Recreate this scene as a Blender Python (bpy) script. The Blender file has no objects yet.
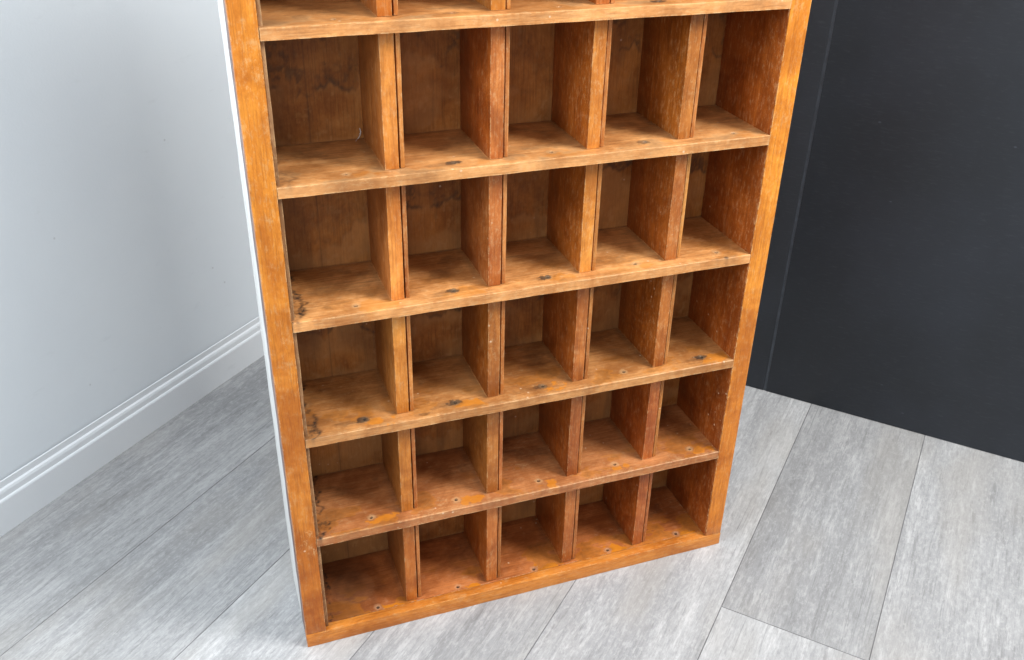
import bpy, bmesh, math, random
import numpy as np
from mathutils import Matrix, Vector
random.seed(7)
scene = bpy.context.scene
COL = scene.collection

# ------------------------------------------------------------------ dimensions
W, D = 1.0, 0.2016                    # cabinet width, inner depth
SL = SR = 0.0417                      # stile widths
ZR = 0.0362                           # top of the bottom rail / first cell floor
ZT = [0.292, 0.5391, 0.7898, 1.0389, 1.2888, 1.5385]      # shelf tops
TH = 0.0178
ZTOP = 1.788                          # underside of the top rail; includes an unseen row added to shade the wall
DX = [0.2237, 0.4089, 0.5935, 0.7769] # left faces of the dividers
DW, REC = 0.0262, 0.027
TA = math.radians(42.6)               # room is turned 42.6 degrees from the cabinet
U = Vector((math.cos(TA), math.sin(TA), 0)); V = Vector((-math.sin(TA), math.cos(TA), 0))
def room(u, v, z): return U * u + V * v + Vector((0, 0, z))

# ------------------------------------------------------------------ numpy noise
def hash2(ix, iy, seed):
    n = (ix.astype(np.int64) * 374761393 + iy.astype(np.int64) * 668265263 + seed * 974711) & 0x7fffffff
    n = ((n ^ (n >> 13)) * 1274126177) & 0x7fffffff
    n = n ^ (n >> 16)
    return (n & 0xffff) / 65535.0
def vnoise(x, y, seed=0):
    ix, iy = np.floor(x), np.floor(y); fx, fy = x - ix, y - iy
    fx = fx * fx * (3 - 2 * fx); fy = fy * fy * (3 - 2 * fy)
    a = hash2(ix, iy, seed); b = hash2(ix + 1, iy, seed); c = hash2(ix, iy + 1, seed); d = hash2(ix + 1, iy + 1, seed)
    return (a * (1 - fx) + b * fx) * (1 - fy) + (c * (1 - fx) + d * fx) * fy
def fbm(x, y, seed=0, octv=4):
    s = 0; a = .5; t = 0
    for o in range(octv):
        s = s + a * vnoise(x * 2 ** o, y * 2 ** o, seed + o * 17); t += a; a *= .55
    return s / t
def sstep(a, b, x):
    t = np.clip((x - a) / (b - a), 0, 1); return t * t * (3 - 2 * t)

# ------------------------------------------------------------------ node helpers
def new_mat(name):
    m = bpy.data.materials.new(name); m.use_nodes = True
    nt = m.node_tree; nt.nodes.clear()
    out = nt.nodes.new('ShaderNodeOutputMaterial'); b = nt.nodes.new('ShaderNodeBsdfPrincipled')
    nt.links.new(b.outputs[0], out.inputs[0])
    return m, nt, b
def N(nt, t, **kw):
    n = nt.nodes.new(t)
    for k, v in kw.items(): setattr(n, k, v)
    return n
def setin(nt, sock, val):
    if isinstance(val, bpy.types.NodeSocket): nt.links.new(val, sock)
    else: sock.default_value = val
def mth(nt, op, a, b=0.0, clamp=False):
    n = N(nt, 'ShaderNodeMath', operation=op, use_clamp=clamp); setin(nt, n.inputs[0], a); setin(nt, n.inputs[1], b); return n.outputs[0]
def mix(nt, fac, a, b, blend='MIX'):
    n = N(nt, 'ShaderNodeMix', data_type='RGBA', blend_type=blend)
    setin(nt, n.inputs[0], fac)
    for s, v in ((n.inputs[6], a), (n.inputs[7], b)):
        if isinstance(v, tuple) and len(v) == 3: v = (*v, 1)
        setin(nt, s, v)
    return n.outputs[2]
def ramp(nt, fac, lo, hi, a=0.0, b=1.0):
    n = N(nt, 'ShaderNodeMapRange'); n.interpolation_type = 'SMOOTHSTEP'
    setin(nt, n.inputs[0], fac); n.inputs[1].default_value = lo; n.inputs[2].default_value = hi
    n.inputs[3].default_value = a; n.inputs[4].default_value = b
    return n.outputs[0]
def noise(nt, vec, scale, detail=4, rough=.55, dist=0.0):
    n = N(nt, 'ShaderNodeTexNoise'); nt.links.new(vec, n.inputs['Vector'])
    n.inputs['Scale'].default_value = scale; n.inputs['Detail'].default_value = detail
    n.inputs['Roughness'].default_value = rough; n.inputs['Distortion'].default_value = dist
    return n.outputs[0]
def mapping(nt, vec, scale=(1, 1, 1), rot=(0, 0, 0), loc=(0, 0, 0)):
    n = N(nt, 'ShaderNodeMapping'); nt.links.new(vec, n.inputs[0])
    n.inputs['Scale'].default_value = scale; n.inputs['Rotation'].default_value = rot; n.inputs['Location'].default_value = loc
    return n.outputs[0]

# ------------------------------------------------------------------ materials
def wood(name, dark, mid, light, axis, rough=.42, wear=1.0, painted=False, blot=.5, spec=.35, pale=(.62, .41, .20), scuff=.3, streak=1.0, low=.5):
    m, nt, b = new_mat(name)
    tc = N(nt, 'ShaderNodeTexCoord').outputs['Object']
    oi = N(nt, 'ShaderNodeObjectInfo').outputs['Random']
    off = N(nt, 'ShaderNodeVectorMath', operation='MULTIPLY_ADD')
    nt.links.new(tc, off.inputs[0]); off.inputs[1].default_value = (1, 1, 1)
    cx = N(nt, 'ShaderNodeCombineXYZ')
    for i, k in enumerate((37.0, 53.0, 71.0)): nt.links.new(mth(nt, 'MULTIPLY', oi, k), cx.inputs[i])
    nt.links.new(cx.outputs[0], off.inputs[2]); P = off.outputs[0]
    def sc(a, c): return tuple(a if i == axis else c for i in range(3))
    g1 = noise(nt, mapping(nt, P, sc(2.2, 38)), 1.0, 7, .62, .35)          # long grain
    g2 = noise(nt, mapping(nt, P, sc(14, 330)), 1.0, 4, .6)                # pores
    cath = noise(nt, mapping(nt, P, sc(1.6, 9)), 1.0, 2, .5, .8)           # growth figure
    rings = mth(nt, 'SINE', mth(nt, 'MULTIPLY', cath, 62.0)); rings = ramp(nt, rings, -1, 1)
    g3 = noise(nt, mapping(nt, P, sc(9, 130)), 1.0, 5, .7, .5)
    mot = noise(nt, mapping(nt, P, sc(60, 150)), 1.0, 5, .75)
    bl = noise(nt, P, 7.0, 6, .65, .6)
    bl2 = noise(nt, P, 38.0, 5, .7)
    c = mix(nt, ramp(nt, mth(nt, 'ADD', mth(nt, 'MULTIPLY', g1, streak), mth(nt, 'MULTIPLY', noise(nt, P, 26, 6, .7, .5), 1 - streak)), .32, .68), dark, mid)
    c = mix(nt, mth(nt, 'MULTIPLY', ramp(nt, g1, .48, .78), .75 * streak), c, light)
    c = mix(nt, mth(nt, 'MULTIPLY', rings, .22 * streak), c, dark)
    c = mix(nt, mth(nt, 'MULTIPLY', ramp(nt, g3, .5, .68), .5 * streak), c, tuple(x * .8 for x in dark))
    c = mix(nt, mth(nt, 'MULTIPLY', ramp(nt, g3, .5, .34), .35 * streak), c, light)
    c = mix(nt, mth(nt, 'MULTIPLY', ramp(nt, mot, .5, .66), .42), c, tuple(x * .7 for x in dark))
    c = mix(nt, mth(nt, 'MULTIPLY', ramp(nt, mot, .48, .36), .34), c, pale)
    c = mix(nt, mth(nt, 'MULTIPLY', ramp(nt, g2, .5, .64), .55), c, tuple(x * .6 for x in dark))
    c = mix(nt, mth(nt, 'MULTIPLY', ramp(nt, bl, .35, .7), blot), c, mix(nt, .5, c, light))
    c = mix(nt, mth(nt, 'MULTIPLY', ramp(nt, bl, .62, .3), blot), c, tuple(x * .62 for x in dark))
    c = mix(nt, mth(nt, 'MULTIPLY', ramp(nt, bl2, .56, .75), scuff), c, pale)
    # piece-to-piece variation
    hs = N(nt, 'ShaderNodeHueSaturation'); nt.links.new(c, hs.inputs['Color'])
    nt.links.new(mth(nt, 'MULTIPLY_ADD', oi, .012), hs.inputs['Hue'])
    hs.inputs['Hue'].default_value = .5
    hh = mth(nt, 'ADD', mth(nt, 'MULTIPLY', oi, .014), .493); nt.links.new(hh, hs.inputs['Hue'])
    fr = mth(nt, 'FRACT', mth(nt, 'MULTIPLY', oi, 13.7)); nt.links.new(mth(nt, 'ADD', mth(nt, 'MULTIPLY', fr, .26), .87), hs.inputs['Value'])
    c = hs.outputs[0]
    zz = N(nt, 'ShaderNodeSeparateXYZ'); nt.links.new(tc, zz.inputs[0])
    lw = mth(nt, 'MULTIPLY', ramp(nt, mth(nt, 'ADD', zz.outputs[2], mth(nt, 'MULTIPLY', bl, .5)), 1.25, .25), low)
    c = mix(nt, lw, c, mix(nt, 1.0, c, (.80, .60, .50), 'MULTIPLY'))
    # worn arrises
    bv = N(nt, 'ShaderNodeBevel', samples=6); bv.inputs['Radius'].default_value = .004
    ge = N(nt, 'ShaderNodeNewGeometry')
    dt = N(nt, 'ShaderNodeVectorMath', operation='DOT_PRODUCT'); nt.links.new(bv.outputs[0], dt.inputs[0]); nt.links.new(ge.outputs['Normal'], dt.inputs[1])
    ed = ramp(nt, dt.outputs['Value'], .995, .86)
    chip = ramp(nt, noise(nt, P, 60, 5, .7), .46, .6)
    c = mix(nt, mth(nt, 'MULTIPLY', mth(nt, 'MULTIPLY', ed, chip), .8 * wear), c, pale)
    c = mix(nt, mth(nt, 'MULTIPLY', mth(nt, 'MULTIPLY', ed, ramp(nt, noise(nt, P, 33, 4, .7), .56, .64)), .5 * wear), c, (.05, .028, .018))
    wn = noise(nt, mapping(nt, P, sc(60, 130)), 1.0, 6, .8)
    wz = mth(nt, 'MULTIPLY', ramp(nt, wn, .55, .60), ramp(nt, noise(nt, P, 6.5, 3, .6), .54, .66))
    c = mix(nt, mth(nt, 'MULTIPLY', wz, .28 * wear * wear), c, pale)
    # small paint flecks
    vo = N(nt, 'ShaderNodeTexVoronoi'); nt.links.new(P, vo.inputs['Vector']); vo.inputs['Scale'].default_value = 46
    fleck = mth(nt, 'MULTIPLY', ramp(nt, vo.outputs['Distance'], .13, .07), ramp(nt, noise(nt, P, 11, 2), .58, .63))
    c = mix(nt, mth(nt, 'MULTIPLY', fleck, .55), c, (.72, .55, .38))
    rg = mth(nt, 'ADD', mth(nt, 'MULTIPLY', bl2, .25), rough - .12)
    if painted:
        at = N(nt, 'ShaderNodeAttribute', attribute_name='marks')
        sp = N(nt, 'ShaderNodeSeparateColor'); nt.links.new(at.outputs['Color'], sp.inputs[0])
        c = mix(nt, mth(nt, 'MULTIPLY', sp.outputs[2], .85), c, (.56, .185, .012))
        c = mix(nt, mth(nt, 'MULTIPLY', sp.outputs[1], .7), c, pale)
        c = mix(nt, sp.outputs[0], c, (.045, .027, .018))
        c = mix(nt, at.outputs['Alpha'], c, (.012, .013, .015))
        rg = mth(nt, 'SUBTRACT', rg, mth(nt, 'MULTIPLY', sp.outputs[2], .2))
    nt.links.new(c, b.inputs['Base Color']); setin(nt, b.inputs['Roughness'], rg)
    b.inputs['Specular IOR Level'].default_value = spec
    bp = N(nt, 'ShaderNodeBump'); bp.inputs['Strength'].default_value = .25; bp.inputs['Distance'].default_value = .0012
    nt.links.new(mth(nt, 'ADD', g2, mth(nt, 'MULTIPLY', bl2, .6)), bp.inputs['Height']); nt.links.new(bp.outputs[0], b.inputs['Normal'])
    return m

M = {}
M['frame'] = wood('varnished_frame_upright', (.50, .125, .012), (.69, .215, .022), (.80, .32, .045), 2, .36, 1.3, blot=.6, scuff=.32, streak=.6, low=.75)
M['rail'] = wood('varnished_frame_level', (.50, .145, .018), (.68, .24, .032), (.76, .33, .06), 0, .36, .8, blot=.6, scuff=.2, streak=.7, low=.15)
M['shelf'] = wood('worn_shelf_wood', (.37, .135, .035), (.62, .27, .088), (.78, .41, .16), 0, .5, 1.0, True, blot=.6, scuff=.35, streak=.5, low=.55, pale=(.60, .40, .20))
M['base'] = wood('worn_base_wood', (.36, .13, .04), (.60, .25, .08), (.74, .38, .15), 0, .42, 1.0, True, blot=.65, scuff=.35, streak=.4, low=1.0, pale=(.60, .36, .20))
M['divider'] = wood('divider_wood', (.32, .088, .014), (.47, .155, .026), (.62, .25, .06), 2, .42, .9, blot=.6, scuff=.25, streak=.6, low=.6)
M['divider_face_shade'] = wood('varnished_divider_face_shade', (.21, .050, .006), (.34, .094, .011), (.44, .150, .024), 2, .36, .6, blot=.6, scuff=.14, streak=.7, low=.5)  # varnished side, with the shade of left-facing sides mixed into its colour
M['divider_pale_face_shade'] = wood('tan_divider_face_shade', (.25, .075, .012), (.38, .130, .023), (.50, .21, .05), 2, .4, .6, blot=.6, scuff=.25, streak=.6, low=.5)  # tan variant, colour darkened for the same shade
M['divider_pale'] = wood('pale_divider_wood', (.44, .135, .018), (.64, .24, .034), (.76, .34, .075), 2, .42, .9, blot=.6, scuff=.3, streak=.6, low=.9)
M['strip'] = wood('strip_wood', (.36, .11, .02), (.52, .19, .04), (.66, .30, .09), 2, .42, .7, blot=.4, scuff=.2)
M['lining'] = wood('worn_lining_wood', (.24, .11, .045), (.40, .20, .09), (.58, .36, .2), 2, .5, 1.0, blot=.5, scuff=.6)
M['back'] = wood('back_board_wood', (.28, .082, .016), (.46, .155, .032), (.60, .25, .070), 2, .6, .3, True, blot=.6, scuff=.35, streak=.35, low=.35, pale=(.46, .235, .085))
M['raw_edge'] = wood('raw_grey_edge', (.17, .12, .115), (.25, .185, .18), (.34, .27, .26), 2, .6, .6, blot=.4, scuff=.3, pale=(.7, .66, .6))

def mat_white_side():
    m, nt, b = new_mat('white_painted_board')
    P = N(nt, 'ShaderNodeTexCoord').outputs['Object']
    n1 = noise(nt, mapping(nt, P, (1, 1, .3)), 30, 6, .65)
    c = mix(nt, ramp(nt, n1, .35, .7), (.58, .58, .57), (.66, .66, .65))
    n2 = noise(nt, mapping(nt, P, (1, 1, .35)), 46, 6, .7)
    ch = mth(nt, 'MULTIPLY', ramp(nt, n2, .60, .67), ramp(nt, noise(nt, P, 5, 3), .42, .62))
    c = mix(nt, mth(nt, 'MULTIPLY', ch, .8), c, (.32, .22, .15))
    nt.links.new(c, b.inputs['Base Color']); b.inputs['Roughness'].default_value = .5
    bp = N(nt, 'ShaderNodeBump'); bp.inputs['Strength'].default_value = .3; bp.inputs['Distance'].default_value = .002
    nt.links.new(n2, bp.inputs['Height']); nt.links.new(bp.outputs[0], b.inputs['Normal'])
    return m
M['white_side'] = mat_white_side()

def mat_wall(name, c0, c1, rough):
    m, nt, b = new_mat(name)
    P = N(nt, 'ShaderNodeTexCoord').outputs['Object']
    n1 = noise(nt, P, 2.2, 5, .6); n2 = noise(nt, P, 160, 3, .6)
    c = mix(nt, ramp(nt, n1, .3, .7), c0, c1)
    sm = mth(nt, 'MULTIPLY', ramp(nt, noise(nt, mapping(nt, P, (1, 1, 2.5)), 9, 6, .7), .60, .72), .16)
    c = mix(nt, sm, c, tuple(x * .7 for x in c0))
    vo = N(nt, 'ShaderNodeTexVoronoi'); nt.links.new(P, vo.inputs['Vector']); vo.inputs['Scale'].default_value = 13
    fl = mth(nt, 'MULTIPLY', ramp(nt, vo.outputs['Distance'], .05, .03), ramp(nt, noise(nt, P, 3.1, 2), .55, .6))
    c = mix(nt, mth(nt, 'MULTIPLY', fl, .25), c, (.2, .2, .22))
    nt.links.new(c, b.inputs['Base Color']); b.inputs['Roughness'].default_value = rough
    bp = N(nt, 'ShaderNodeBump'); bp.inputs['Strength'].default_value = .12; bp.inputs['Distance'].default_value = .002
    nt.links.new(n2, bp.inputs['Height']); nt.links.new(bp.outputs[0], b.inputs['Normal'])
    return m
M['wall'] = mat_wall('painted_wall', (.79, .85, .895), (.82, .88, .92), .6)
M['skirting'] = mat_wall('painted_skirting', (.80, .84, .87), (.84, .875, .90), .4)

def mat_black():
    m, nt, b = new_mat('black_satin_board')
    P = mapping(nt, N(nt, 'ShaderNodeTexCoord').outputs['Object'], rot=(0, 0, 0))
    n1 = noise(nt, P, 3, 5, .6); n2 = noise(nt, mapping(nt, P, (1, 1, 6)), 40, 6, .7); n3 = noise(nt, P, 120, 4, .6)
    c = mix(nt, ramp(nt, n1, .3, .7), (.016, .019, .024), (.022, .026, .034))
    c = mix(nt, mth(nt, 'MULTIPLY', ramp(nt, n2, .5, .75), .35), c, (.055, .058, .066))
    vo = N(nt, 'ShaderNodeTexVoronoi'); nt.links.new(mapping(nt, P, (1, 1, 1.8)), vo.inputs['Vector']); vo.inputs['Scale'].default_value = 19
    fl = mth(nt, 'MULTIPLY', ramp(nt, vo.outputs['Distance'], .10, .04), ramp(nt, noise(nt, P, 5.3, 2), .6, .66))
    c = mix(nt, mth(nt, 'MULTIPLY', fl, .2), c, (.2, .2, .26))
    nt.links.new(c, b.inputs['Base Color']); nt.links.new(mth(nt, 'ADD', mth(nt, 'MULTIPLY', n2, .2), .34), b.inputs['Roughness'])
    b.inputs['Specular IOR Level'].default_value = .4
    bp = N(nt, 'ShaderNodeBump'); bp.inputs['Strength'].default_value = .15; bp.inputs['Distance'].default_value = .001
    nt.links.new(n3, bp.inputs['Height']); nt.links.new(bp.outputs[0], b.inputs['Normal'])
    return m
M['black'] = mat_black()

def mat_floor():
    m, nt, b = new_mat('grey_vinyl_plank')
    P0 = N(nt, 'ShaderNodeTexCoord').outputs['Object']
    at = N(nt, 'ShaderNodeAttribute', attribute_name='plank')
    sp = N(nt, 'ShaderNodeSeparateColor'); nt.links.new(at.outputs['Color'], sp.inputs[0])
    r1, r2, r3 = sp.outputs
    P = mapping(nt, P0, rot=(0, 0, -TA))
    cx = N(nt, 'ShaderNodeCombineXYZ'); nt.links.new(mth(nt, 'MULTIPLY', r2, 31.), cx.inputs[0]); nt.links.new(mth(nt, 'MULTIPLY', r2, 17.), cx.inputs[2])
    va = N(nt, 'ShaderNodeVectorMath', operation='ADD'); nt.links.new(P, va.inputs[0]); nt.links.new(cx.outputs[0], va.inputs[1]); P = va.outputs[0]
    bands = noise(nt, mapping(nt, P, (.55, 5.5, 1)), 1, 3, .5, .3)
    grain = noise(nt, mapping(nt, P, (6, 130, 1)), 1, 6, .65, .4)
    fine = noise(nt, mapping(nt, P, (24, 300, 1)), 1, 3, .6)
    patch = noise(nt, mapping(nt, P, (2.4, 13, 1)), 1, 10, .72, .25)
    scr = noise(nt, mapping(nt, P, (16, 110, 1)), 1, 8, .78, .3)
    c = mix(nt, ramp(nt, bands, .3, .7), (.40, .405, .415), (.48, .487, .495))
    c = mix(nt, mth(nt, 'MULTIPLY', ramp(nt, patch, .47, .68), .42), c, (.68, .685, .69))
    c = mix(nt, mth(nt, 'MULTIPLY', ramp(nt, patch, .48, .3), .4), c, (.30, .30, .305))
    c = mix(nt, mth(nt, 'MULTIPLY', mth(nt, 'MULTIPLY', ramp(nt, scr, .52, .62), ramp(nt, patch, .44, .56)), .7), c, (.66, .665, .67))
    c = mix(nt, mth(nt, 'MULTIPLY', ramp(nt, grain, .5, .68), .36), c, (.22, .22, .225))
    c = mix(nt, mth(nt, 'MULTIPLY', ramp(nt, fine, .5, .68), .22), c, (.20, .195, .19))
    pt = noise(nt, mapping(nt, P, (55, 110, 1)), 1, 5, .8)
    c = mix(nt, mth(nt, 'MULTIPLY', ramp(nt, pt, .5, .62), .35), c, (.70, .705, .71))
    c = mix(nt, mth(nt, 'MULTIPLY', ramp(nt, pt, .46, .36), .25), c, (.24, .24, .245))
    sc2 = noise(nt, mapping(nt, P, (9, 60, 1)), 1, 12, .82, .15)
    c = mix(nt, mth(nt, 'MULTIPLY', mth(nt, 'MULTIPLY', ramp(nt, sc2, .53, .57), ramp(nt, patch, .42, .6)), .6), c, (.70, .705, .71))
    c = mix(nt, mth(nt, 'MULTIPLY', mth(nt, 'MULTIPLY', ramp(nt, sc2, .45, .41), ramp(nt, patch, .58, .42)), .5), c, (.22, .22, .225))
    ln = noise(nt, mapping(nt, P, (3.5, 190, 1)), 1, 3, .6, .25)
    c = mix(nt, mth(nt, 'MULTIPLY', mth(nt, 'MULTIPLY', ramp(nt, ln, .60, .70), ramp(nt, bands, .4, .6)), .45), c, (.20, .20, .205))
    warm = noise(nt, mapping(nt, P, (1.5, 4, 1)), 1, 3); c = mix(nt, mth(nt, 'MULTIPLY', ramp(nt, warm, .48, .66), .4), c, (.47, .445, .41))
    hs = N(nt, 'ShaderNodeHueSaturation'); nt.links.new(c, hs.inputs['Color']); nt.links.new(mth(nt, 'ADD', mth(nt, 'MULTIPLY', r1, .34), .58), hs.inputs['Value'])
    nt.links.new(hs.outputs[0], b.inputs['Base Color'])
    nt.links.new(mth(nt, 'ADD', mth(nt, 'MULTIPLY', grain, .3), .33), b.inputs['Roughness']); b.inputs['Specular IOR Level'].default_value = .35
    bp = N(nt, 'ShaderNodeBump'); bp.inputs['Strength'].default_value = .3; bp.inputs['Distance'].default_value = .0015
    nt.links.new(mth(nt, 'ADD', grain, mth(nt, 'MULTIPLY', scr, .6)), bp.inputs['Height']); nt.links.new(bp.outputs[0], b.inputs['Normal'])
    return m
M['floor'] = mat_floor()
def flat(name, c, r=.8):
    m, nt, b = new_mat(name); 
    P = N(nt, 'ShaderNodeTexCoord').outputs['Object']
    nt.links.new(mix(nt, ramp(nt, noise(nt, P, 40, 4), .3, .7), c, tuple(x * .7 for x in c)), b.inputs['Base Color'])
    b.inputs['Roughness'].default_value = r; return m
M['gap'] = flat('dark_joint', (.21, .21, .215)); M['lint'] = flat('pale_lint', (.75, .74, .72)); M['screw'] = flat('dark_screw_hole', (.012, .012, .012))
M['groove'] = flat('grey_groove_trim', (.075, .09, .11), .35)

# ------------------------------------------------------------------ mesh helpers
def link(name, me, mats, parent=None):
    o = bpy.data.objects.new(name, me); COL.objects.link(o)
    for m in (mats if isinstance(mats, (list, tuple)) else [mats]): me.materials.append(m)
    if parent: o.parent = parent
    return o
def board(name, b, mat, parent=None, bev=.0012, wob=.0004, seg=.03, M4=None, smooth=True):
    """a board with slightly uneven, rounded arrises"""
    x0, x1, y0, y1, z0, z1 = b
    bm = bmesh.new(); bmesh.ops.create_cube(bm, size=1)
    for v in bm.verts:
        v.co = Vector((x0 + (v.co.x + .5) * (x1 - x0), y0 + (v.co.y + .5) * (y1 - y0), z0 + (v.co.z + .5) * (z1 - z0)))
    if bev: bmesh.ops.bevel(bm, geom=list(bm.edges), offset=bev, segments=2, profile=.6, affect='EDGES')
    dims = (x1 - x0, y1 - y0, z1 - z0); ax = dims.index(max(dims)); n = int(dims[ax] / seg)
    lo = (x0, y0, z0)[ax]
    nv = Vector((0, 0, 0)); nv[ax] = 1
    for i in range(1, n):
        co = Vector((0, 0, 0)); co[ax] = lo + dims[ax] * i / n
        bmesh.ops.bisect_plane(bm, geom=bm.verts[:] + bm.edges[:] + bm.faces[:], plane_co=co, plane_no=nv)
    rs = random.random() * 100
    cen = Vector(((x0 + x1) / 2, (y0 + y1) / 2, (z0 + z1) / 2))
    for v in bm.verts:
        t = v.co[ax]
        if lo + 1e-3 < t < lo + dims[ax] - 1e-3:
            for k in range(3):
                if k != ax:
                    s = 1 if v.co[k] > cen[k] else -1
                    v.co[k] += wob * (math.sin(t * 41 + rs + k * 2 + s) + .6 * math.sin(t * 113 + rs * 2 + s * 3)) * .5
    me = bpy.data.meshes.new(name)
    if M4: bm.transform(M4)
    bm.to_mesh(me); bm.free()
    if smooth: me.shade_smooth(); me.set_sharp_from_angle(angle=math.radians(40))
    return link(name, me, mat, parent)
def grid_board(name, xs, us, to_world, depth_vec, mat, parent, marks, dips=None):
    """board whose main face is a fine grid carrying painted wear and shade; the other faces close it off"""
    nx, nu = len(xs), len(us)
    X, Y = np.meshgrid(xs, us, indexing='ij')
    dp = dips(X, Y) if dips is not None else np.zeros_like(X)
    top = to_world(X, Y, dp)                                  # (nx,nu,3)
    idx = np.arange(nx * nu).reshape(nx, nu)
    quads = np.stack([idx[:-1, :-1], idx[1:, :-1], idx[1:, 1:], idx[:-1, 1:]], -1).reshape(-1, 4)
    border = np.concatenate([idx[:, 0], idx[-1, 1:], idx[-2::-1, -1], idx[0, -2:0:-1]])
    vt = top.reshape(-1, 3); vb = vt[border] + np.array(depth_vec)
    nb = len(border); o = nx * nu
    # duplicate rim for crisp edges
    vr = vt[border]
    verts = np.concatenate([vt, vr, vb])
    faces = quads.tolist()
    for i in range(nb):
        j = (i + 1) % nb; faces.append([o + i, o + nb + i, o + nb + j, o + j])
    faces.append([o + nb + i for i in range(nb)])
    me = bpy.data.meshes.new(name); me.from_pydata(verts.tolist(), [], faces); me.update()
    bm = bmesh.new(); bm.from_mesh(me); bmesh.ops.recalc_face_normals(bm, faces=bm.faces[:]); bm.to_mesh(me); bm.free()
    mk = marks(X, Y)                                          # (nx,nu,4)
    flatm = mk.reshape(-1, 4); rim = flatm[border].copy(); rim[:, 3] *= .3; rim[:, 2] *= .3
    rim[:, 1] *= .35; rim[:, 0] *= .5; und = rim * .3
    a = me.color_attributes.new('marks', 'FLOAT_COLOR', 'POINT')
    a.data.foreach_set('color', np.concatenate([flatm, rim, und]).astype(np.float32).ravel())
    return link(name, me, mat, parent)

# ------------------------------------------------------------------ cabinet
cab = bpy.data.objects.new('pigeonhole_cabinet', None); COL.objects.link(cab)
cab['label'] = 'orange varnished wooden pigeonhole cabinet with worn stained cells, standing on grey plank floor'
cab['category'] = 'pigeonhole cabinet'
FT = .021                                                     # frame thickness
top_rail_z = ZTOP
for x0, x1 in ((0, SL), (W - SR, W)):
    board('stile', (x0, x1, 0, FT, ZR, ZTOP), M['frame'], cab, .0014, .0005)
board('bottom_rail', (-.0006, W + .0006, -.0006, FT, 0, ZR - .0008), M['rail'], cab, .0016, .0006)
board('top_rail', (-.0006, W + .0006, -.0006, FT, ZTOP + .0008, ZTOP + .036), M['rail'], cab, .0016, .0006)
# side boards: painted white outside
wall_t = SR
s = board('side_panel', (.0008, SL + .007, (.0745), D + .006, .002, ZTOP + .034), M['white_side'], cab, .001, .0005)
s['label'] = 'side board painted white with chipped edge'
e = board('side_edge_batten', (.0004, SL + .0068, FT + .0006, .074, .002, ZTOP + .034), M['raw_edge'], cab, .001, .0006)
e['label'] = 'bare greyish wooden edge batten'
s2 = board('side_panel', (W - SR - .0003, W - .0008, FT + .0006, D + .006, .002, ZTOP + .034), M['divider'], cab, .001, .0)
s2['label'] = 'side board of plain brown wood'
board('side_lining', (W - SR - .0016, W - SR - .0002, .0014, D - .001, ZR + .001, ZTOP - .001), M['divider_face_shade'], cab, .0004, .0)  # thin added cladding, shade of the right inner wall in its colour
# thin lining on the inner left
board('side_lining', (SL + .0012, SL + .0070, .0105, FT + .0003, ZR + .001, ZTOP - .001), M['lining'], cab, .0008, .0007)

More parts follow.
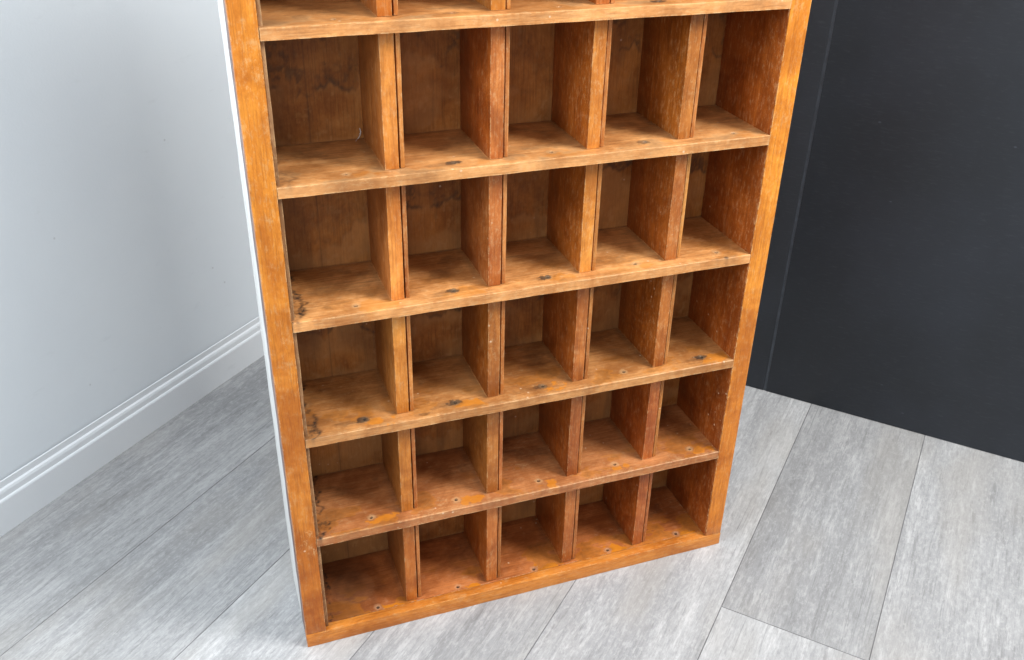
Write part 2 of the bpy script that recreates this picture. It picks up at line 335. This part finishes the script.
CELLX = [.16 + .1843 * i for i in range(5)]
FLOORS = [ZR] + ZT
DARK = {4: (1, 1, .35, 0, .3), 3: (0, 1, 0, 1, 0), 2: (0, 1, 1, 0, 0), 1: (0, 0, 0, 0, 0), 0: (0, 0, 0, 0, 0)}
DARKH = {0: (0, 0, 0, 0, 0), 1: (0, 0, 0, 0, 0), 2: (1, 1, .7, 0, 1), 3: (0, 1, .9, .2, .1), 4: (0, 1, .2, .7, .1), 5: (.2, .4, 0, .9, 0), 6: (0,) * 5}
VARN = [1.0, .8, .75, .45, .25, .15, .1]
def shelf_marks(k):
    rs = np.random.RandomState(100 + k)
    jit = [(rs.uniform(-.003, .003), rs.uniform(-.002, .002)) for _ in range(5)]
    def holes(X, Y):
        d = np.full(X.shape, 9.0)
        for i in range(5): d = np.minimum(d, np.hypot(X - CELLX[i] - jit[i][0], Y - .0315 - jit[i][1]))
        return d
    def f(X, Y):
        m = np.zeros(X.shape + (4,)); sd = 300 + k * 31
        d = holes(X, Y)
        n1 = fbm(X * 45, Y * 45, sd); n2 = fbm(X * 160, Y * 160, sd + 5); n3 = fbm(X * 18, Y * 30, sd + 9)
        # pale ring and black hole
        if k < 5: m[..., 1] = .42 * sstep(.0115, .006, d + (n2 - .5) * .008)
        m[..., 3] = sstep(.0040, .0026, d + (n2 - .5) * .002)
        for i in range(5):
            w = DARKH[k][i]
            if w > .05:
                cx, cy = CELLX[i] + jit[i][0], .0315 + jit[i][1]
                e = np.hypot((X - cx + .003) / 1.7, (Y - cy) * 1.05)
                m[..., 3] = np.maximum(m[..., 3], w * .9 * sstep(.0105, .0065, e + (n2 - .5) * .012) * (.55 + .6 * n1))
                e2 = np.hypot((X - cx + .02) / 3, Y - cy + .004)
                m[..., 0] = np.maximum(m[..., 0], w * .35 * sstep(.014, .004, e2 + (n1 - .5) * .02))
            # varnish pools toward the front right of each hole
            cx, cy = CELLX[i] + .026, .020
            e = np.hypot((X - cx) / 2.0, (Y - cy)) + (n1 - .5) * .055 + (hash2(np.floor(X*0+i),np.floor(X*0+k),5)-.4)*.012
            m[..., 2] = np.maximum(m[..., 2], VARN[k] * sstep(.013, .010, e))
        m[..., 2] = np.maximum(m[..., 2], VARN[k] * .5 * sstep(.55, .59, n3) * sstep(.13, .06, Y))
        m[..., 2] *= sstep(.008, .012, d)
        # left water stain with tide mark, first cell
        edge = SL + .002 + .040 * fbm(Y * 26, Y * 0 + k, sd + 2) + .022 * (fbm(Y * 90, X * 20, sd + 3) - .5)
        amt = (1, 1, 1, 1, .45, .1, .1)[k]
        ins = sstep(.004, -.004, X - edge)
        line = np.exp(-((X - edge) / .004) ** 2)
        m[..., 0] = np.maximum(m[..., 0], amt * (ins * (.12 + .55 * sstep(.45, .65, n2)) + .6 * line * sstep(.35, .6, n1 + .1)))
        if k == 0: m[..., 0] = np.maximum(m[..., 0], .45 * sstep(.16, .05, X - SL + (n1 - .5) * .08) * (.4 + n3))
        # darker left of each divider and along the back
        for dx in DX:
            m[..., 0] = np.maximum(m[..., 0], .32 * sstep(.02, .002, np.abs(X - dx) + (n1 - .5) * .012) * (Y > REC) * (X < dx))
        m[..., 0] = np.maximum(m[..., 0], .35 * sstep(D - .02, D, Y + (n1 - .5) * .02))
        m[..., 0] = np.maximum(m[..., 0], .36 * sstep(.53, .70, n3) * (.3 + n2))
        # bare, rubbed wood behind the front edge
        m[..., 1] = np.maximum(m[..., 1], .32 * sstep(.010, .002, Y + (n1 - .5) * .014) * (.2 + sstep(.4, .6, n2)))
        if k >= 4: m[..., 1] = np.maximum(m[..., 1], .4 * sstep(.5, .62, n3) * sstep(.1, .02, Y))
        if k == 3: m[..., 3] = np.maximum(m[..., 3], .6 * sstep(.006, .003, np.hypot(X - .903, Y - .003)))
        if k == 2:   # dark rubbed patch along the front left
            m[..., 0] = np.maximum(m[..., 0], .6 * sstep(.02, .004, Y + (n1 - .5) * .02) * sstep(.13, .05, X))
            m[..., 3] = np.maximum(m[..., 3], .45 * sstep(.007, .003, np.hypot((X - .275) / 3, Y - .012) + (n2 - .5) * .006))
        if k == 0:   # a pale glass ring in the first cell
            rr = np.hypot(X - .12, Y - .105)
            m[..., 1] = np.maximum(m[..., 1], .16 * sstep(.052, .046, rr) * (.5 + .5 * n1))
        return np.clip(m, 0, 1)
    def dips(X, Y):
        d = holes(X, Y); return -.006 * sstep(.0042, .0022, d)
    return f, dips
xs = np.concatenate([np.linspace(SL + .0006, W - SR - .0006, 560)])
ys = np.concatenate([np.linspace(0, .05, 34), np.linspace(.052, D - .0005, 70)])
for k, z in enumerate(FLOORS):
    f, dips = shelf_marks(k)
    y = ys if k else ys[ys > FT + .0015]
    def tw(X, Y, dp, z=z):
        wob = .0003 * (np.sin(X * 37 + z * 50) + .6 * np.sin(X * 91 + z * 9)) * np.exp(-Y / .004)
        r = np.clip((.0012 - Y) / .0012, 0, 1) * .0010
        return np.stack([X, Y + wob * .6, z + dp - r + wob * .5], -1)
    if k == 0:
        # the base board runs up to the bottom rail, a hair lower
        y = np.concatenate([[FT + .0006], y])
        o = grid_board('base_board', xs, y, lambda X, Y, dp: np.stack([X, Y, ZR - .0012 + dp], -1), (0, 0, -.02), M['base'], cab, f, dips)
    else:
        grid_board('shelf', xs, y, tw, (0, 0, -TH), M['shelf'], cab, f, dips)
# floor of the first cells over the rail: thin worn top of the rail is the rail itself

# back panel, painted wear and shelf shade per cell
def back_marks(X, Z):
    m = np.zeros(X.shape + (4,))
    n1 = fbm(X * 30, Z * 30, 900); n2 = fbm(X * 120, Z * 90, 905); n3 = fbm(X * 9, Z * 14, 911); st = fbm(X * 70, Z * 4, 917)
    zf = np.array(FLOORS + [ZTOP + TH])
    k = np.clip(np.searchsorted(zf, Z, side='right') - 1, 0, 6)
    z0 = zf[k]; z1 = zf[np.minimum(k + 1, 7)] - TH; t = (Z - z0) / (z1 - z0)
    xe = np.array([SL] + DX + [W]); c = np.clip(np.searchsorted(xe, X, side='right') - 1, 0, 4)
    rnd = hash2(c.astype(float) + 3, k.astype(float) + 5, 77)
    tide = .22 + .35 * rnd + (fbm(X * 25, k * 3.0 + X * 0, 921) - .5) * .35
    up = sstep(-.02, .03, t - tide)
    line = np.exp(-((t - tide) / .018) ** 2) * sstep(.4, .6, n1 + .12)
    amt = np.where(rnd > .35, 1.0, .35)
    m[..., 0] = amt * (up * (.14 + .5 * sstep(.42, .62, n1) * sstep(.4, .6, n2 + .05)) + .5 * line)
    m[..., 0] = np.maximum(m[..., 0], .45 * sstep(.7, 1.0, t + (n1 - .5) * .3))  # shade under the shelf above, painted as a dark band
    m[..., 0] = np.maximum(m[..., 0], .28 * sstep(.50, .64, fbm(X * 14, Z * 3, 931)))
    m[..., 1] = .6 * (1 - up) * sstep(.30, .55, n3) + .5 * sstep(.58, .74, n2) * sstep(.4, .6, n1)
    m[..., 1] = np.maximum(m[..., 1], .4 * sstep(.03, .0, t + (n2 - .5) * .03))
    # board joints
    for xj in (.13, .30, .465, .645, .83):
        dj = np.abs(X - xj); m[..., 3] = np.maximum(m[..., 3], .3 * sstep(.0016, .0006, dj))
        m[..., 0] = np.maximum(m[..., 0], .3 * sstep(.01, 0, dj) * n1)
    return np.clip(m, 0, 1)
bx = np.linspace(SL - .002, W - SR + .002, 420); bz = np.linspace(.018, ZTOP + .02, 560)
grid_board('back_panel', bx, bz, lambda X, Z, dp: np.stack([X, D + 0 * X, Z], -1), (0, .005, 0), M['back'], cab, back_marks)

# dividers: build one per cell height, each a thick board plus a thin recessed strip
spans = [(ZR, ZT[0] - TH)] + [(ZT[i], ZT[i + 1] - TH) for i in range(5)] + [(ZT[5], ZTOP)]  # last span: unseen row added so the cabinet shades the wall
for r, (z0, z1) in enumerate(spans):
    for c, x in enumerate(DX):
        j = random.uniform(-.0008, .0008)
        d = board('divider', (x + j, x + j + DW - .0016, REC + random.uniform(-.001, .001), D - .0006, z0 + .0004, z1 - .0004), M['divider_pale' if c == 0 or (c, r) in ((1, 5), (2, 3), (2, 4)) else 'divider'], cab, .0011, .0005, seg=.03)
        d.data.materials.append(M['divider_pale_face_shade' if c == 0 or (c == 1 and r % 2) else 'divider_face_shade'])
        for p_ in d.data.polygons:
            if p_.normal.x < -.8: p_.material_index = 1  # left faces take the material darkened for shade
        board('edge_strip', (x + j + DW + .0016, x + j + DW + .0088, REC + .0030, D - .0008, z0 + .0005, z1 - .0005), M['strip'], d, .0009, .0005, seg=.03)

# ------------------------------------------------------------------ lint caught in the top left cell
cu = bpy.data.curves.new('lint', 'CURVE'); cu.dimensions = '3D'; cu.bevel_depth = .0011; cu.resolution_u = 6
for pts in ([(0, 0, 0), (.003, -.004, .006), (.006, -.002, .013), (.004, 0, .019)], [(0, 0, 0), (-.005, -.01, .002), (-.007, -.016, .001)], [(.006, -.002, .013), (.002, -.006, .010)]):
    sp_ = cu.splines.new('NURBS'); sp_.points.add(len(pts) - 1)
    for p_, q in zip(sp_.points, pts): p_.co = (*q, 1); p_.radius = random.uniform(.5, 1)
    sp_.use_endpoint_u = True; sp_.order_u = 3
tmp = bpy.data.objects.new('tmp', cu); COL.objects.link(tmp)
dg = bpy.context.evaluated_depsgraph_get(); me = bpy.data.meshes.new_from_object(tmp.evaluated_get(dg)); bpy.data.objects.remove(tmp)
me.materials.clear()
li = link('lint_tuft', me, M['lint']); li.location = (DX[0] - .010, D - .006, ZT[3] + .0015)
li['label'] = 'tiny white tuft of lint in the back corner of the upper left cell'; li['category'] = 'lint'

# ------------------------------------------------------------------ floor planks (one floor, real joints)
PW = .3232; v0 = -.7437
verts, faces, attr, mi = [], [], [], []
rr = random.Random(3)
TONE = {-1: .48, 0: .72, 1: .40, 2: .78, 3: .36, 4: .30, -2: .55}
for n in range(-9, 6):
    va_, vb_ = v0 + n * PW, v0 + (n + 1) * PW
    L = 2.15; s0 = .54 if n == -1 else rr.uniform(0, L)
    if n in (0, 1, 2): s0 = {0: -.3, 1: -.72, 2: 1.3}[n]
    if n in (3, 4): s0 = {3: 1.1, 4: -.95}[n]
    k0 = math.floor((-4.5 - s0) / L)
    for k in range(k0, k0 + 5):
        ua, ub = s0 + k * L, s0 + (k + 1) * L
        g = .0012
        i0 = len(verts)
        for (u, v) in ((ua + g, va_ + g), (ub - g, va_ + g), (ub - g, vb_ - g), (ua + g, vb_ - g)): verts.append(tuple(room(u, v, 0)))
        # small chamfer down into the joint
        for (u, v) in ((ua, va_), (ub, va_), (ub, vb_), (ua, vb_)): verts.append(tuple(room(u, v, -.0012)))
        tone = TONE.get(n, rr.random()); 
        if n == -1: tone = .30 if ua > .5 else .70
        c = (tone + rr.uniform(-.04, .04), rr.random(), rr.random(), 1)
        faces.append((i0, i0 + 1, i0 + 2, i0 + 3)); mi.append(0)
        for q in range(4):
            w_ = (q + 1) % 4; faces.append((i0 + 4 + q, i0 + 4 + w_, i0 + w_, i0 + q)); mi.append(1)
        attr += [c] * 8
me = bpy.data.meshes.new('floor'); me.from_pydata(verts, [], faces); me.update()
ca = me.color_attributes.new('plank', 'FLOAT_COLOR', 'POINT'); ca.data.foreach_set('color', np.array(attr, np.float32).ravel())
fl = link('floor', me, [M['floor'], M['gap']]); fl['kind'] = 'structure'
for p_, k in zip(me.polygons, mi): p_.material_index = k

# ------------------------------------------------------------------ walls
RM = Matrix((( U.x, V.x, 0, 0), (U.y, V.y, 0, 0), (0, 0, 1, 0), (0, 0, 0, 1)))
UC, VC = 1.459, .865                                         # corner of the room
wl = board('wall_left', (-3.2, UC + .1, VC + .012, VC + .10, -.01, 2.9), M['wall'], None, 0, 0, 9, RM); wl['kind'] = 'structure'
# skirting: extruded moulded profile
prof = [(0, 0), (0, .085), (.0015, .089), (.0045, .0915), (.0045, .106), (.0065, .112), (.0105, .1155), (.0105, .132), (.0125, .134)]
vv, ff = [], []
us = [-3.2, UC]
for u in us:
    for o_, z in prof: vv.append(tuple(room(u, VC - .004 + o_, z)))
n = len(prof)
for i in range(n - 1): ff.append((i, i + n, i + n + 1, i + 1))
me = bpy.data.meshes.new('skirting_board'); me.from_pydata(vv, [], ff); me.update()
bm = bmesh.new(); bm.from_mesh(me)
bmesh.ops.recalc_face_normals(bm, faces=bm.faces[:]); bm.to_mesh(me); bm.free()
sk = link('skirting_board', me, M['skirting'], wl)

bk = bpy.data.objects.new('black_panelling', None); COL.objects.link(bk); bk.location = room(UC, -.6, 0)
bk['label'] = 'tall black painted panelling with a vertical groove, behind the right side of the cabinet'; bk['category'] = 'panelling'
def bboard(name, va_, vb_, u0, z0, z1, mat, bev=.002):
    o = board(name, (UC + u0, UC + u0 + .03, va_, vb_, z0, z1), mat, None, bev, 0, 9, RM)
    o.parent = bk; o.matrix_parent_inverse = Matrix.Translation(-bk.location); return o
bboard('panel_board', -.5965, VC + .01, 0, .0015, 2.9, M['black'])
bboard('panel_board', -2.6, -.6045, 0, .0015, 2.9, M['black'])
bboard('groove_trim', -.6090, -.5930, .0035, .0015, 2.9, M['groove'], 0)

# ------------------------------------------------------------------ camera (solved from the photograph)
R = [[0.9412620883396041, -0.33711673427313515, 0.019441927052105706], [-0.15427813929288267, -0.4805463839400328, -0.8632922034956403], [0.30037299610785406, 0.8095847579796994, -0.5043298353795678]]
cam = bpy.data.cameras.new('camera'); co = bpy.data.objects.new('camera', cam); COL.objects.link(co)
m = Matrix.Identity(4)
for i in range(3): m[i][0] = R[0][i]; m[i][1] = -R[1][i]; m[i][2] = -R[2][i]
m.translation = Vector((-0.0948, -1.4622, 1.6156)); co.matrix_world = m
cam.sensor_width = 36; cam.lens = 949.64 * 36 / 1024; cam.clip_end = 100; cam.clip_start = .01
scene.camera = co

# ------------------------------------------------------------------ light
def area(name, loc, target, size, power, color=(1, 1, 1)):
    l = bpy.data.lights.new(name, 'AREA'); l.shape = 'SQUARE'; l.size = size; l.energy = power; l.color = color
    o = bpy.data.objects.new(name, l); COL.objects.link(o); o.location = loc
    o.rotation_euler = (Vector(target) - Vector(loc)).to_track_quat('-Z', 'Y').to_euler(); return o
area('studio_softbox', (2.3, -1.35, 2.85), (.55, -.2, .5), 1.05, 138, (1, .985, .96))
area('studio_fill', (-1.7, -2.4, 2.3), (-.2, .5, .5), 3.0, 50, (.97, .98, 1))
area('wall_side_fill', (-1.2, -.6, 2.3), (.1, 1.1, .55), 1.0, 46, (.90, .96, 1))  # unseen fill, added to brighten and even out the left wall
wd = bpy.data.worlds.new('World'); scene.world = wd; wd.use_nodes = True
wd.node_tree.nodes['Background'].inputs[0].default_value = (.93, .96, 1, 1); wd.node_tree.nodes['Background'].inputs[1].default_value = .55
scene.view_settings.view_transform = 'Standard'; scene.view_settings.look = 'None'; scene.view_settings.exposure = 0
scene.render.engine = 'CYCLES'
